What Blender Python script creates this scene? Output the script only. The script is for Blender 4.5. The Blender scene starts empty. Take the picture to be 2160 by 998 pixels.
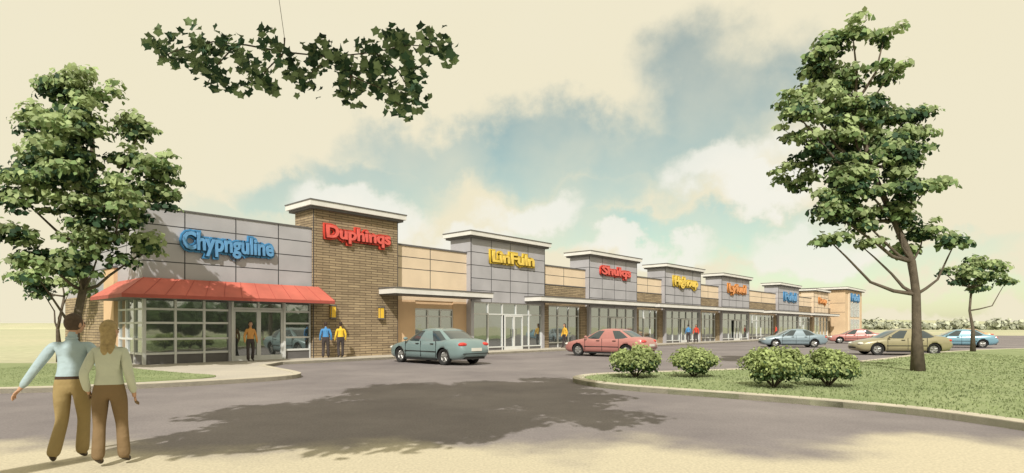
import bpy, bmesh, math, random
import numpy as np
from mathutils import Vector, Matrix
random.seed(7); rng=np.random.default_rng(7)
scene=bpy.context.scene
COL=scene.collection

# ------------------------------------------------------------ materials
MATS={}
def mat(name,col,rough=0.8,var=0.12,scale=3.0,bump=0.0,spec=0.3,metal=0.0,coat=0.0,island=0.0,bscale=12,bdist=.03):
    if name in MATS: return MATS[name]
    m=bpy.data.materials.new(name); m.use_nodes=True
    nt=m.node_tree; N=nt.nodes; L=nt.links
    b=N['Principled BSDF']
    b.inputs['Roughness'].default_value=rough
    b.inputs['Metallic'].default_value=metal
    b.inputs['Specular IOR Level'].default_value=spec
    b.inputs['Coat Weight'].default_value=coat
    tc=N.new('ShaderNodeTexCoord'); nz=N.new('ShaderNodeTexNoise')
    nz.inputs['Scale'].default_value=scale; nz.inputs['Detail'].default_value=6
    L.new(tc.outputs['Object'],nz.inputs['Vector'])
    mr=N.new('ShaderNodeMapRange'); mr.inputs['From Min'].default_value=.25; mr.inputs['From Max'].default_value=.75
    mr.inputs['To Min'].default_value=1-var; mr.inputs['To Max'].default_value=1+var
    L.new(nz.outputs['Fac'],mr.inputs['Value'])
    out=mr.outputs['Result']
    if island>0:
        g=N.new('ShaderNodeNewGeometry'); r2=N.new('ShaderNodeMapRange')
        r2.inputs['To Min'].default_value=1-island; r2.inputs['To Max'].default_value=1+island
        L.new(g.outputs['Random Per Island'],r2.inputs['Value'])
        mm=N.new('ShaderNodeMath'); mm.operation='MULTIPLY'
        L.new(out,mm.inputs[0]); L.new(r2.outputs['Result'],mm.inputs[1]); out=mm.outputs[0]
    vm=N.new('ShaderNodeVectorMath'); vm.operation='SCALE'; vm.inputs[0].default_value=col
    L.new(out,vm.inputs['Scale']); L.new(vm.outputs['Vector'],b.inputs['Base Color'])
    if bump>0:
        n2=N.new('ShaderNodeTexNoise'); n2.inputs['Scale'].default_value=scale*bscale; n2.inputs['Detail'].default_value=2
        L.new(tc.outputs['Object'],n2.inputs['Vector'])
        bp=N.new('ShaderNodeBump'); bp.inputs['Strength'].default_value=bump; bp.inputs['Distance'].default_value=bdist
        L.new(n2.outputs['Fac'],bp.inputs['Height']); L.new(bp.outputs['Normal'],b.inputs['Normal'])
    MATS[name]=m; return m

def leafmat(name,col,trans=.35):
    if name in MATS: return MATS[name]
    m=mat(name,col,rough=.6,var=.28,scale=1.1,spec=.2,island=.35)
    nt=m.node_tree;N=nt.nodes;L=nt.links
    b=N['Principled BSDF']; src=b.inputs['Base Color'].links[0].from_socket
    t=N.new('ShaderNodeBsdfTranslucent'); L.new(src,t.inputs['Color'])
    mx=N.new('ShaderNodeMixShader'); mx.inputs[0].default_value=trans
    L.new(b.outputs[0],mx.inputs[1]); L.new(t.outputs[0],mx.inputs[2])
    L.new(mx.outputs[0],N['Material Output'].inputs['Surface'])
    return m

def brickmat():
    m=bpy.data.materials.new('ledge_stone'); m.use_nodes=True
    nt=m.node_tree;N=nt.nodes;L=nt.links;b=N['Principled BSDF']; b.inputs['Roughness'].default_value=.9
    tc=N.new('ShaderNodeTexCoord'); sp=N.new('ShaderNodeSeparateXYZ'); L.new(tc.outputs['Object'],sp.inputs[0])
    ad=N.new('ShaderNodeMath'); L.new(sp.outputs[0],ad.inputs[0]); L.new(sp.outputs[1],ad.inputs[1])
    nz=N.new('ShaderNodeTexNoise'); nz.inputs['Scale'].default_value=1.6; L.new(tc.outputs['Object'],nz.inputs['Vector'])
    wob=N.new('ShaderNodeMath'); wob.operation='MULTIPLY_ADD'; wob.inputs[1].default_value=.035
    L.new(nz.outputs['Fac'],wob.inputs[0]); L.new(sp.outputs[2],wob.inputs[2])
    cb=N.new('ShaderNodeCombineXYZ'); L.new(ad.outputs[0],cb.inputs[0]); L.new(wob.outputs[0],cb.inputs[1])
    br=N.new('ShaderNodeTexBrick'); br.inputs['Scale'].default_value=1
    br.inputs['Brick Width'].default_value=.7; br.inputs['Row Height'].default_value=.125
    br.inputs['Mortar Size'].default_value=.016; br.inputs['Mortar Smooth'].default_value=.3
    br.inputs['Color1'].default_value=(.40,.31,.195,1); br.inputs['Color2'].default_value=(.27,.205,.13,1)
    br.inputs['Mortar'].default_value=(.10,.075,.05,1)
    L.new(cb.outputs[0],br.inputs['Vector'])
    n3=N.new('ShaderNodeTexNoise'); n3.inputs['Scale'].default_value=1.1; n3.inputs['Detail'].default_value=5; L.new(tc.outputs['Object'],n3.inputs['Vector'])
    mr=N.new('ShaderNodeMapRange'); mr.inputs['To Min'].default_value=.65; mr.inputs['To Max'].default_value=1.35; L.new(n3.outputs['Fac'],mr.inputs['Value'])
    vm=N.new('ShaderNodeVectorMath'); vm.operation='SCALE'; L.new(br.outputs['Color'],vm.inputs[0]); L.new(mr.outputs[0],vm.inputs['Scale'])
    L.new(vm.outputs['Vector'],b.inputs['Base Color'])
    bp=N.new('ShaderNodeBump'); bp.inputs['Strength'].default_value=.6; bp.inputs['Distance'].default_value=.02; bp.invert=True
    L.new(br.outputs['Fac'],bp.inputs['Height']); L.new(bp.outputs['Normal'],b.inputs['Normal'])
    return m

def glassmat():
    m=bpy.data.materials.new('shop_glass'); m.use_nodes=True
    nt=m.node_tree;N=nt.nodes;L=nt.links;b=N['Principled BSDF']
    b.inputs['Base Color'].default_value=(.035,.045,.045,1); b.inputs['Roughness'].default_value=.4
    g=N.new('ShaderNodeBsdfGlossy'); g.inputs['Roughness'].default_value=.03; g.inputs['Color'].default_value=(.85,.9,.9,1)
    tc=N.new('ShaderNodeTexCoord'); nz=N.new('ShaderNodeTexNoise'); nz.inputs['Scale'].default_value=.7; L.new(tc.outputs['Object'],nz.inputs['Vector'])
    bp=N.new('ShaderNodeBump'); bp.inputs['Strength'].default_value=.12; bp.inputs['Distance'].default_value=.05
    L.new(nz.outputs['Fac'],bp.inputs['Height']); L.new(bp.outputs['Normal'],g.inputs['Normal'])
    mx=N.new('ShaderNodeMixShader'); fr=N.new('ShaderNodeFresnel'); fr.inputs['IOR'].default_value=1.6
    md=N.new('ShaderNodeMath'); md.operation='ADD'; md.inputs[1].default_value=.34; L.new(fr.outputs[0],md.inputs[0])
    L.new(md.outputs[0],mx.inputs[0])
    L.new(b.outputs[0],mx.inputs[1]); L.new(g.outputs[0],mx.inputs[2]); L.new(mx.outputs[0],N['Material Output'].inputs['Surface'])
    return m

def groundmix(name,c1,c2,c3=None,scale=.15,mode=None,fine=18,bump=.3,rough=.95):
    """two-tone mottled ground; mode 'dust' blends to pale dust on the near side of the street"""
    m=bpy.data.materials.new(name); m.use_nodes=True
    nt=m.node_tree;N=nt.nodes;L=nt.links;b=N['Principled BSDF']; b.inputs['Roughness'].default_value=rough
    b.inputs['Specular IOR Level'].default_value=.2
    tc=N.new('ShaderNodeTexCoord'); nz=N.new('ShaderNodeTexNoise'); nz.inputs['Scale'].default_value=scale; nz.inputs['Detail'].default_value=8
    nz.inputs['Roughness'].default_value=.65
    L.new(tc.outputs['Object'],nz.inputs['Vector'])
    mr=N.new('ShaderNodeMapRange'); mr.inputs['From Min'].default_value=.3; mr.inputs['From Max'].default_value=.7; L.new(nz.outputs['Fac'],mr.inputs['Value'])
    mx=N.new('ShaderNodeMix'); mx.data_type='RGBA'; mx.inputs['A'].default_value=(*c1,1); mx.inputs['B'].default_value=(*c2,1)
    L.new(mr.outputs[0],mx.inputs['Factor']); out=mx.outputs['Result']
    nf=N.new('ShaderNodeTexNoise'); nf.inputs['Scale'].default_value=fine; nf.inputs['Detail'].default_value=5; L.new(tc.outputs['Object'],nf.inputs['Vector'])
    m2=N.new('ShaderNodeMapRange'); m2.inputs['From Min'].default_value=.25; m2.inputs['From Max'].default_value=.75
    m2.inputs['To Min'].default_value=.82; m2.inputs['To Max'].default_value=1.18; L.new(nf.outputs['Fac'],m2.inputs['Value'])
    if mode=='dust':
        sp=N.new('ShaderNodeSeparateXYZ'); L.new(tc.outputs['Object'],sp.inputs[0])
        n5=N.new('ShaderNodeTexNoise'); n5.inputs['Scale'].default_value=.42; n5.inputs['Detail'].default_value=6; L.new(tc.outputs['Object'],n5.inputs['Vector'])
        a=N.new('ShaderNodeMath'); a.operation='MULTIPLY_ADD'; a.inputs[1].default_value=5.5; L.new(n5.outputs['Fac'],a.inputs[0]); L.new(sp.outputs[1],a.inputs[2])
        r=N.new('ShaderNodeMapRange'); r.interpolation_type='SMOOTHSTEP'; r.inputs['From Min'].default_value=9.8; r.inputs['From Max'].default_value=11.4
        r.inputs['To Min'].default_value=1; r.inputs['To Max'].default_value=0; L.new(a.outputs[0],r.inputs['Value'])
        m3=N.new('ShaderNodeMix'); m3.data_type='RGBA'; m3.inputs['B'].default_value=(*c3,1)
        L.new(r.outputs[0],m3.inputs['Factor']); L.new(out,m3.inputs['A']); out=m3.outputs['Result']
    vm=N.new('ShaderNodeVectorMath'); vm.operation='SCALE'; L.new(out,vm.inputs[0]); L.new(m2.outputs[0],vm.inputs['Scale'])
    L.new(vm.outputs['Vector'],b.inputs['Base Color'])
    bp=N.new('ShaderNodeBump'); bp.inputs['Strength'].default_value=bump; bp.inputs['Distance'].default_value=.02
    L.new(nf.outputs['Fac'],bp.inputs['Height']); L.new(bp.outputs['Normal'],b.inputs['Normal'])
    return m

BRICK=brickmat(); GLASS=glassmat()
GREY=mat('grey_panel',(.40,.395,.42),.7,.16,.6)
SEAM=mat('panel_joint',(.06,.06,.065),.8,.1)
CREAM=mat('cream_stucco',(.70,.57,.42),.9,.08,.8,.15)
PEACH=mat('peach_stucco',(.64,.45,.28),.9,.1,.8,.15)
TAN=mat('tan_stucco',(.62,.47,.31),.9,.1,.8,.15)
TRIMW=mat('white_trim',(.70,.69,.66),.6,.08,1.5)
TRIMD=mat('dark_trim',(.13,.125,.125),.6,.1)
FRAME=mat('window_frame',(.62,.63,.62),.4,.06)
ROOFM=mat('roof_membrane',(.35,.34,.32),.9,.1)
REDM=mat('awning_red',(.50,.135,.10),.65,.2,1.2)
CONC=groundmix('concrete_walk',(.50,.46,.39),(.42,.39,.34),scale=.5,fine=25,bump=.15)
KERB=mat('kerb_concrete',(.50,.46,.37),.9,.14,2,.15)
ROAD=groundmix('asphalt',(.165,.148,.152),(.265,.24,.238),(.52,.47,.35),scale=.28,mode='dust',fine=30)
GRASS=groundmix('grass',(.19,.24,.11),(.30,.345,.18),scale=.45,fine=40,bump=.5)
FIELD=groundmix('field',(.50,.47,.33),(.37,.40,.25),scale=.02,fine=1.5,bump=.1)

# ------------------------------------------------------------ mesh helpers
def newobj(name,me,parent=None,smooth=False):
    o=bpy.data.objects.new(name,me); COL.objects.link(o)
    if parent: o.parent=parent
    if smooth:
        me.polygons.foreach_set('use_smooth',[True]*len(me.polygons))
    return o
def empty(name,loc=(0,0,0),rz=0,parent=None):
    o=bpy.data.objects.new(name,None); COL.objects.link(o); o.location=loc; o.rotation_euler=(0,0,rz)
    if parent:o.parent=parent
    return o
class MB:
    def __init__(s): s.v=[];s.f=[];s.m=[]
    def box(s,x0,x1,y0,y1,z0,z1,m=0):
        b=len(s.v); s.v+=[(x0,y0,z0),(x1,y0,z0),(x1,y1,z0),(x0,y1,z0),(x0,y0,z1),(x1,y0,z1),(x1,y1,z1),(x0,y1,z1)]
        for q in [(0,3,2,1),(4,5,6,7),(0,1,5,4),(1,2,6,5),(2,3,7,6),(3,0,4,7)]:
            s.f.append(tuple(b+i for i in q)); s.m.append(m)
    def poly(s,pts,m=0):
        b=len(s.v); s.v+=list(pts); s.f.append(tuple(range(b,b+len(pts)))); s.m.append(m)
    def prism(s,prof,x0,x1,m=0,axis='x'):
        n=len(prof);b=len(s.v)
        for x in (x0,x1):
            for p in prof: s.v.append((x,p[0],p[1]) if axis=='x' else (p[0],x,p[1]))
        s.f.append(tuple(b+i for i in range(n))); s.m.append(m)
        s.f.append(tuple(b+n+i for i in reversed(range(n)))); s.m.append(m)
        for i in range(n):
            j=(i+1)%n; s.f.append((b+i,b+n+i,b+n+j,b+j)); s.m.append(m)
    def tube(s,pts,rad,n=8,m=0):
        pts=[Vector(p) for p in pts]; b=len(s.v); K=len(pts)
        up=Vector((.31,.17,.93)).normalized()
        for i,p in enumerate(pts):
            d=(pts[min(i+1,K-1)]-pts[max(i-1,0)]).normalized()
            u=d.cross(up)
            if u.length<1e-3:u=d.cross(Vector((1,0,0)))
            u.normalize(); w=d.cross(u).normalized()
            for k in range(n):
                a=2*math.pi*k/n; s.v.append(tuple(p+(u*math.cos(a)+w*math.sin(a))*rad[i]))
        for i in range(K-1):
            for k in range(n):
                k2=(k+1)%n; s.f.append((b+i*n+k,b+i*n+k2,b+(i+1)*n+k2,b+(i+1)*n+k)); s.m.append(m)
        s.f.append(tuple(b+k for k in reversed(range(n)))); s.m.append(m)
        s.f.append(tuple(b+(K-1)*n+k for k in range(n))); s.m.append(m)
    def ell(s,c,r,m=0,nu=16,nv=10,keep=None):
        b=len(s.v)
        for j in range(nv+1):
            th=math.pi*j/nv
            for i in range(nu):
                ph=2*math.pi*i/nu
                s.v.append((c[0]+r[0]*math.sin(th)*math.cos(ph),c[1]+r[1]*math.sin(th)*math.sin(ph),c[2]+r[2]*math.cos(th)))
        for j in range(nv):
            for i in range(nu):
                i2=(i+1)%nu; q=(b+j*nu+i,b+(j+1)*nu+i,b+(j+1)*nu+i2,b+j*nu+i2)
                if keep:
                    cc=sum((Vector(s.v[t]) for t in q),Vector())/4
                    if not keep(cc): continue
                s.f.append(q); s.m.append(m)
    def make(s,name,mats,parent=None,smooth=False,recalc=True):
        me=bpy.data.meshes.new(name); me.from_pydata(s.v,[],s.f); 
        for m in mats: me.materials.append(m)
        me.polygons.foreach_set('material_index',s.m); me.update()
        if recalc:
            bm=bmesh.new(); bm.from_mesh(me); bmesh.ops.recalc_face_normals(bm,faces=bm.faces); bm.to_mesh(me); bm.free()
        return newobj(name,me,parent,smooth)

def slab(name,pts,z0,z1,m,parent=None):
    b=MB(); n=len(pts)
    b.v=[(p[0],p[1],z0) for p in pts]+[(p[0],p[1],z1) for p in pts]
    b.f=[tuple(range(n,2*n))]; b.m=[0]
    for i in range(n):
        j=(i+1)%n; b.f.append((i,j,n+j,n+i)); b.m.append(0)
    return b.make(name,[m],parent)
def smoothpoly(pts,it=2):
    for _ in range(it):
        q=[]
        n=len(pts)
        for i in range(n):
            a=pts[i];c=pts[(i+1)%n]
            q.append((a[0]*.75+c[0]*.25,a[1]*.75+c[1]*.25)); q.append((a[0]*.25+c[0]*.75,a[1]*.25+c[1]*.75))
        pts=q
    return pts
def smoothline(pts,it=2):
    for _ in range(it):
        q=[pts[0]]
        for a,c in zip(pts[:-1],pts[1:]):
            q.append((a[0]*.75+c[0]*.25,a[1]*.75+c[1]*.25)); q.append((a[0]*.25+c[0]*.75,a[1]*.25+c[1]*.75))
        q.append(pts[-1]); pts=q
    return pts
def kerb(name,pts,w,z0,z1,m):
    """ribbon along an open polyline, extends to the left of travel"""
    n=len(pts); off=[]
    for i in range(n):
        a=Vector(pts[max(i-1,0)]);c=Vector(pts[min(i+1,n-1)]); d=(c-a).normalized(); off.append((pts[i][0]-d.y*w,pts[i][1]+d.x*w))
    b=MB()
    for i in range(n):
        b.v+=[(*pts[i],z0),(*pts[i],z1),(*off[i],z1),(*off[i],z0)]
    for i in range(n-1):
        for k in range(4):
            k2=(k+1)%4; b.f.append((4*i+k,4*i+k2,4*(i+1)+k2,4*(i+1)+k)); b.m.append(0)
    b.f.append((0,1,2,3)); b.m.append(0); e=4*(n-1); b.f.append((e+3,e+2,e+1,e)); b.m.append(0)
    return b.make(name,[m])

# ------------------------------------------------------------ frame of the building
ANG=math.atan2(.744,.668); O=(-9.63,28.5)
U=(math.cos(ANG),math.sin(ANG)); V=(-math.sin(ANG),math.cos(ANG))
def BW(s,y): return (O[0]+s*U[0]+y*V[0], O[1]+s*U[1]+y*V[1])

# ------------------------------------------------------------ ground
g=MB(); g.poly([(-1500,-1500,0),(1500,-1500,0),(1500,1500,0),(-1500,1500,0)]); g.make('ground',[FIELD])
road=[(-60,-25),(70,-25),(70,48),(98,108)]+[BW(125,-3),BW(-3,-1.0),(-20,12),(-60,11)]
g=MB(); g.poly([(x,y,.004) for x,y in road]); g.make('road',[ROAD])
left_edge=[(-60,12.3),(-20,13.1),(-12.4,14.0),(-9.8,15.1),(-7.8,16.7),(-6.8,17.8),(-6.6,18.7),(-7.1,19.7),(-8.5,21.5),(-9.6,23.0)]
le=smoothline(left_edge,2)+[BW(-2.6,-2.2),BW(-1.5,-2.2)]
front=[BW(s,-2.2) for s in (10,20,40,60,80,92)]+[BW(94,-4.4),BW(107,-4.4),BW(109,-2),BW(109,3)]
pav=le+front+[BW(-8,3),BW(-9.5,5),(-20,24),(-60,23)]
slab('sidewalk',pav,-.05,.12,CONC)
kerb('kerb',le+front,.24,-.04,.134,KERB)
lg=smoothpoly([(-8.3,17.6),(-9.9,15.9),(-12.3,14.5),(-20,13.6),(-60,12.8),(-60,22.5),(-20,24),(-15.4,23.6),(-13.8,21.2),(-10.8,19.0)],2)
slab('lawn',lg,.0,.15,GRASS)
isl_line=[(8.5,-20),(8.5,2),(8.3,7),(7.8,9.5),(7.2,11.0),(5.4,12.8),(2.7,14.9),(1.9,16.3),(1.7,17.3),(2.1,18.4),(3.2,19.3),(6.7,20.4),(10.1,22.2),(16.4,26.7),(25.6,36),(38,43),(69,47)]
il=smoothline(isl_line,2)
kerb('kerb',[p for p in il],-.34,-.04,.134,KERB)
slab('lawn',il+[(69,-20)],-.05,.12,GRASS)

# grass blades
def blades(name,poly,n,h):
    xs=[p[0] for p in poly]; ys=[p[1] for p in poly]
    P=np.array(poly); out=[]
    x0,x1=max(min(xs),-18),min(max(xs),26); y0,y1=max(min(ys),6),min(max(ys),34)
    while sum(len(o) for o in out)<n:
        q=np.column_stack([rng.uniform(x0,x1,n),rng.uniform(y0,y1,n)])
        q=q[rng.random(n)<np.clip(12/q[:,1],.15,1)**1.3]
        ins=np.zeros(len(q),bool); j=len(P)-1
        for i in range(len(P)):
            c=((P[i,1]>q[:,1])!=(P[j,1]>q[:,1]))&(q[:,0]<(P[j,0]-P[i,0])*(q[:,1]-P[i,1])/(P[j,1]-P[i,1]+1e-12)+P[i,0])
            ins^=c; j=i
        out.append(q[ins])
    q=np.concatenate(out)[:n]; k=len(q)
    a=rng.uniform(0,6.28,k); hh=h*rng.uniform(.5,1.3,k); w=.012*q[:,1]/10+.006
    d=np.column_stack([np.cos(a),np.sin(a)]); ln=rng.normal(0,.4,(k,2))*hh[:,None]
    v=np.zeros((k,3,3)); v[:,0,:2]=q-d*w[:,None]; v[:,1,:2]=q+d*w[:,None]; v[:,2,:2]=q+ln
    v[:,:2,2]=.115; v[:,2,2]=.12+hh
    me=bpy.data.meshes.new(name); me.vertices.add(k*3); me.vertices.foreach_set('co',v.ravel())
    me.loops.add(k*3); me.loops.foreach_set('vertex_index',np.arange(k*3)); me.polygons.add(k)
    me.polygons.foreach_set('loop_start',np.arange(k)*3); me.polygons.foreach_set('loop_total',np.full(k,3)); me.update(calc_edges=True)
    me.materials.append(leafmat('grass_blade',(.25,.30,.15),.3))
    return newobj(name,me)
blades('grass',[(p[0]+.25,p[1]) for p in il if p[1]>5]+[(69,5)],34000,.04)
blades('grass',lg,16000,.045)

# ------------------------------------------------------------ shopping centre
B=empty('shopping_center',(O[0],O[1],.12),ANG)
bm_mats=[GREY,BRICK,CREAM,PEACH,TRIMW,TRIMD,FRAME,GLASS,SEAM,ROOFM,REDM,TAN]
gY,bR,cR,pE,tW,tD,fR,gL,sM,rF,rD,tN=range(12)
walls=MB(); trim=MB(); win=MB(); doors=MB(); roof=MB(); can=MB(); joints=MB()
def glazing(x0,x1,z0,z1,y,nb,hs=(),bulk=.35,fw=.07):
    win.box(x0,x1,y+.04,y+.08,z0+bulk,z1,gL)
    if bulk>0: win.box(x0,x1,y+.02,y+.1,z0,z0+bulk,tD)
    for i in range(nb+1):
        x=x0+(x1-x0)*i/nb; a=max(x0,x-fw/2); c=min(x1,x+fw/2)
        win.box(a,c,y-.03,y+.05,z0,z1,fR)
    for h in list(hs)+[z0+bulk,z1-fw/2-.01]:
        win.box(x0,x1,y-.022,y+.045,h-fw/2,h+fw/2,fR)
def door(x0,x1,y,z1=2.25,leaves=2):
    doors.box(x0,x1,y+.0,y+.035,.02,z1,gL)
    w=(x1-x0)/leaves
    for i in range(leaves):
        a=x0+i*w; c=a+w
        for (p,q) in ((a,a+.09),(c-.09,c)): doors.box(p,q,y-.06,y-.004,.0,z1,fR)
        doors.box(a+.09,c-.09,y-.058,y-.004,.0,.22,fR); doors.box(a+.09,c-.09,y-.058,y-.004,z1-.1,z1,fR)
        hx=c-.16 if i==0 else a+.16
        doors.box(hx-.015,hx+.015,y-.12,y-.09,.85,1.35,tD)
        for hz in (.88,1.32): doors.box(hx-.012,hx+.012,y-.09,y-.05,hz-.012,hz+.012,tD)
def seams_front(x0,x1,z0,z1,y,xs,zs,w=.04,m=sM):
    for x in xs: joints.box(x-w/2,x+w/2,y-.006,y+.01,z0,z1,m)
    for z in zs: joints.box(x0,x1,y-.0035,y+.01,z-w/2,z+w/2,m)
def seams_side(x,y0,y1,zs,w=.04,m=sM):
    for z in zs: joints.box(x-.0035,x+.01,y0,y1,z-w/2,z+w/2,m)
def cornice(x0,x1,y0,y1,z,oh=.34,h=.24):
    roof.box(x0-oh+.12,x1+oh-.12,y0-oh+.12,y1+oh-.12,z,z+.12,tD)
    roof.box(x0-oh,x1+oh,y0-oh,y1+oh,z+.12,z+.12+h,tW)
    roof.box(x0-oh-.03,x1+oh+.03,y0-oh-.03,y1+oh+.03,z+.12+h,z+.17+h,tD)
# --- corner shop
walls.box(-7.2,-.002,0,.3,2.95,6.2,gY); walls.box(-7.2,-6.9,.3,12,2.95,6.2,gY)
walls.box(-6.9,-.002,11.7,12,0,6.2,gY)
trim.box(-7.24,-.003,-.04,.34,6.2,6.26,tD); trim.box(-7.24,-6.86,.34,12,6.2,6.26,tD)
roof.box(-6.9,0,.3,11.7,5.7,5.8,rF)
seams_front(-7.2,0,3.3,6.2,0,[-5.66,-3.6,-1.67],[4.1,4.85,5.55])
seams_side(-7.2,0,12,[4.1,4.85,5.55])
for y in (2,4.2,6.4): joints.box(-7.206,-7.19,y-.017,y+.017,4.4,6.2,sM)
for (a,c) in ((-7.1,-3.78),(-1.36,-.05)):
    nb=3 if a<-5 else 1
    glazing(a,c,0,2.95,.05,nb,(1.0,1.65,2.2),.42,.085)
glazing(-3.78,-1.36,2.3,2.95,.05,2,(),0,.085)
door(-3.70,-1.44,.07); 
doors.box(-3.8,-3.7,-.05,.1,0,2.95,fR); doors.box(-1.44,-1.34,-.05,.1,0,2.95,fR)
walls.box(-3.9,-3.81,-.02,.3,0,2.95,gY)
win.box(-7.12,-7.08,.1,3.2,.42,2.95,gL); win.box(-7.14,-7.05,.1,3.2,0,.42,tD)
for y in (0,1.05,2.1,3.12): win.box(-7.19,-7.1,y+.001,y+.085,0,2.95,fR)
for z in (.42,1.0,1.65,2.2,2.9): win.box(-7.175,-7.1,.09,3.2,z-.04,z+.04,fR)
walls.box(-7.35,-6.9,3.2,4.7,0,4.0,pE); walls.box(-7.3,-6.91,4.7,12,0,2.949,bR)
trim.box(-7.4,-6.85,3.15,4.75,4.0,4.06,tD)
walls.box(-6.8,-.1,.35,.4,0,2.9,tD)
# awning (sloped, wraps corner)
aw=MB()
zt,zb,pj=3.42,2.72,1.0
x0,x1=-7.2,.55
aw.poly([(x0,-.16,zt),(x1-.3,-.16,zt),(x1,-pj-.15,zb),(x0-pj,-pj-.15,zb)],0)
aw.poly([(x0,3.1,zt),(x0,-.16,zt),(x0-pj,-pj-.15,zb),(x0-pj,3.1,zb)],0)
aw.poly([(x0-pj,-pj-.15,zb),(x1,-pj-.15,zb),(x1,-pj-.15,zb-.14),(x0-pj,-pj-.15,zb-.14)],1)
aw.poly([(x0-pj,3.1,zb),(x0-pj,-pj-.15,zb),(x0-pj,-pj-.15,zb-.14),(x0-pj,3.1,zb-.14)],1)
aw.poly([(x1-.3,-.16,zt),(x1,-.16,zb-.14),(x1,-pj-.15,zb-.14),(x1,-pj-.15,zb)],0)
aw.poly([(x0,-.01,zt),(x1-.3,-.16,zt),(x0,-.16,zt)],0)
aw.poly([(x0-pj,3.1,zb-.14),(x0-pj,-pj-.15,zb-.14),(x1,-pj-.15,zb-.14),(x1,-.16,zb-.14),(x0,-.1,zb-.14),(x0,3.1,zb-.14)],2)
n=12
for i in range(n+1):
    t=i/n; xa=x0+(x1-.3-x0)*t; xb=(x0-pj)+(x1-(x0-pj))*t
    aw.tube([(xa,-.165,zt+.002),(xb,-pj-.155,zb+.002)],[.012,.012],5,1)
aw.make('awning',[REDM,mat('awning_edge',(.38,.09,.07),.6,.1),TRIMD],B,recalc=False)
# --- stone tower
walls.box(0,4.97,-.15,1.6,0,7.15,bR); cornice(0,4.97,-.15,1.6,7.15)
for x in (0,4.97): joints.box(x-.015,x+.015,-.165,-.14,0,7.15,sM)
# --- cream bay
walls.box(4.97,10.5,.25,.55,3.0,6.0,cR); trim.box(4.97,10.5,.2,.6,6.0,6.09,tD)
seams_front(4.97,10.5,3.6,6.0,.25,[7.6],[4.75,5.4])
walls.box(4.97,6.5,.25,.55,0,3.0,pE); walls.box(9.4,10.5,.25,.55,0,3.0,pE); walls.box(6.5,9.4,.3,.5,2.55,3.0,pE)
glazing(6.5,9.4,0,2.55,.32,3,(2.1,),.3,.08)
roof.box(4.97,10.5,.55,12,5.4,5.5,rF)
# --- grey towers and links
towers=[(10.5,17.66),(23.18,30.3),(35.45,43.05),(48.4,56.4),(66.9,75.5),(83.1,91.0)]
for i,(a,c) in enumerate(towers):
    top=6.95
    mm=cR if i==5 else gY
    walls.box(a,c,-.15,1.7,3.05,top,mm)
    walls.box(a,a+.25,-.15,1.7,0,3.05,mm); walls.box(c-.25,c,-.15,1.7,0,3.05,mm)
    w=c-a
    seams_front(a,c,3.05,top,-.15,[a+w*.25,a+w*.5,a+w*.75],[3.75,4.5,5.3,6.1],.04 if i<2 else .055)
    seams_side(a,-.15,1.7,[5.3,6.1])
    for x in (a,c): joints.box(x-.018,x+.018,-.168,-.13,3.05,top,sM)
    cornice(a,c,-.15,1.7,top)
    glazing(a+.25,c-.25,0,3.05,-.05,5 if i<3 else 4,(2.3,),.2,.075)
    if i<4: door(a+w*.42,a+w*.42+1.8,-.13)
links=[(17.66,23.18),(30.3,35.45),(43.05,48.4),(56.4,66.9),(75.5,83.1),(91.0,93.8)]
for i,(a,c) in enumerate(links):
    walls.box(a,c,.25,.55,4.55,5.85,cR); walls.box(a,c,.22,.55,3.05,4.55,bR)
    trim.box(a,c,.2,.6,5.85,5.94,tD); trim.box(a,c,.19,.56,4.5,4.57,tD)
    joints.box(a,c,.244,.26,5.2,5.235,sM); joints.box((a+c)/2-.02,(a+c)/2+.02,.243,.26,4.57,5.85,sM)
    roof.box(a,c,.55,12,5.3,5.4,rF)
    walls.box(a,a+.8,.1,.55,0,3.05,bR); walls.box(c-.8,c,.1,.55,0,3.05,bR)
    nb=max(3,int((c-a-1.6)/1.3)); 
    if c-a>3: glazing(a+.8,c-.8,0,3.05,.3,nb,(2.3,),.35,.08)
for (a,c) in [(3.75,10.95),(15.5,31.0),(31.7,43.0),(43.4,57.2),(60,76),(78,92)]:
    can.box(a,c,-1.6,-.165,3.22,3.50,tW); can.box(a-.04,c+.04,-1.64,-.165,3.50,3.55,tD); can.box(a+.05,c-.05,-1.55,-.165,3.17,3.22,tD)
# --- end block
walls.box(93.8,105.6,-2,9,0,7.6,tN); cornice(93.8,105.6,-2,9,7.6,.5,.3)
walls.box(95.6,103.6,-2.12,-2.0,.0,7.2,cR)
for z0,z1 in ((0.2,2.8),(3.2,5.6)):
    for k in range(3):
        x=96.6+k*2.2; win.box(x,x+1.8,-2.16,-2.13,z0,z1,gL)
        for xx in (x,x+.86,x+1.72): win.box(xx,xx+.08,-2.2,-2.165,z0,z1,fR)
        for zz in (z0,(z0+z1)/2,z1-.08): win.box(x,x+1.8,-2.195,-2.165,zz,zz+.08,fR)
joints.box(93.79,93.81,-2,9,3.9,3.95,sM); joints.box(93.79,93.81,-2,9,5.4,5.45,sM)
walls.box(0,93.8,11.7,12,0,5.6,bR)
for b,nm in ((walls,'walls'),(trim,'wall_caps'),(win,'windows'),(doors,'doors'),(roof,'roof'),(can,'canopies'),(joints,'panel_joints')):
    b.make(nm,bm_mats,B)

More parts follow.
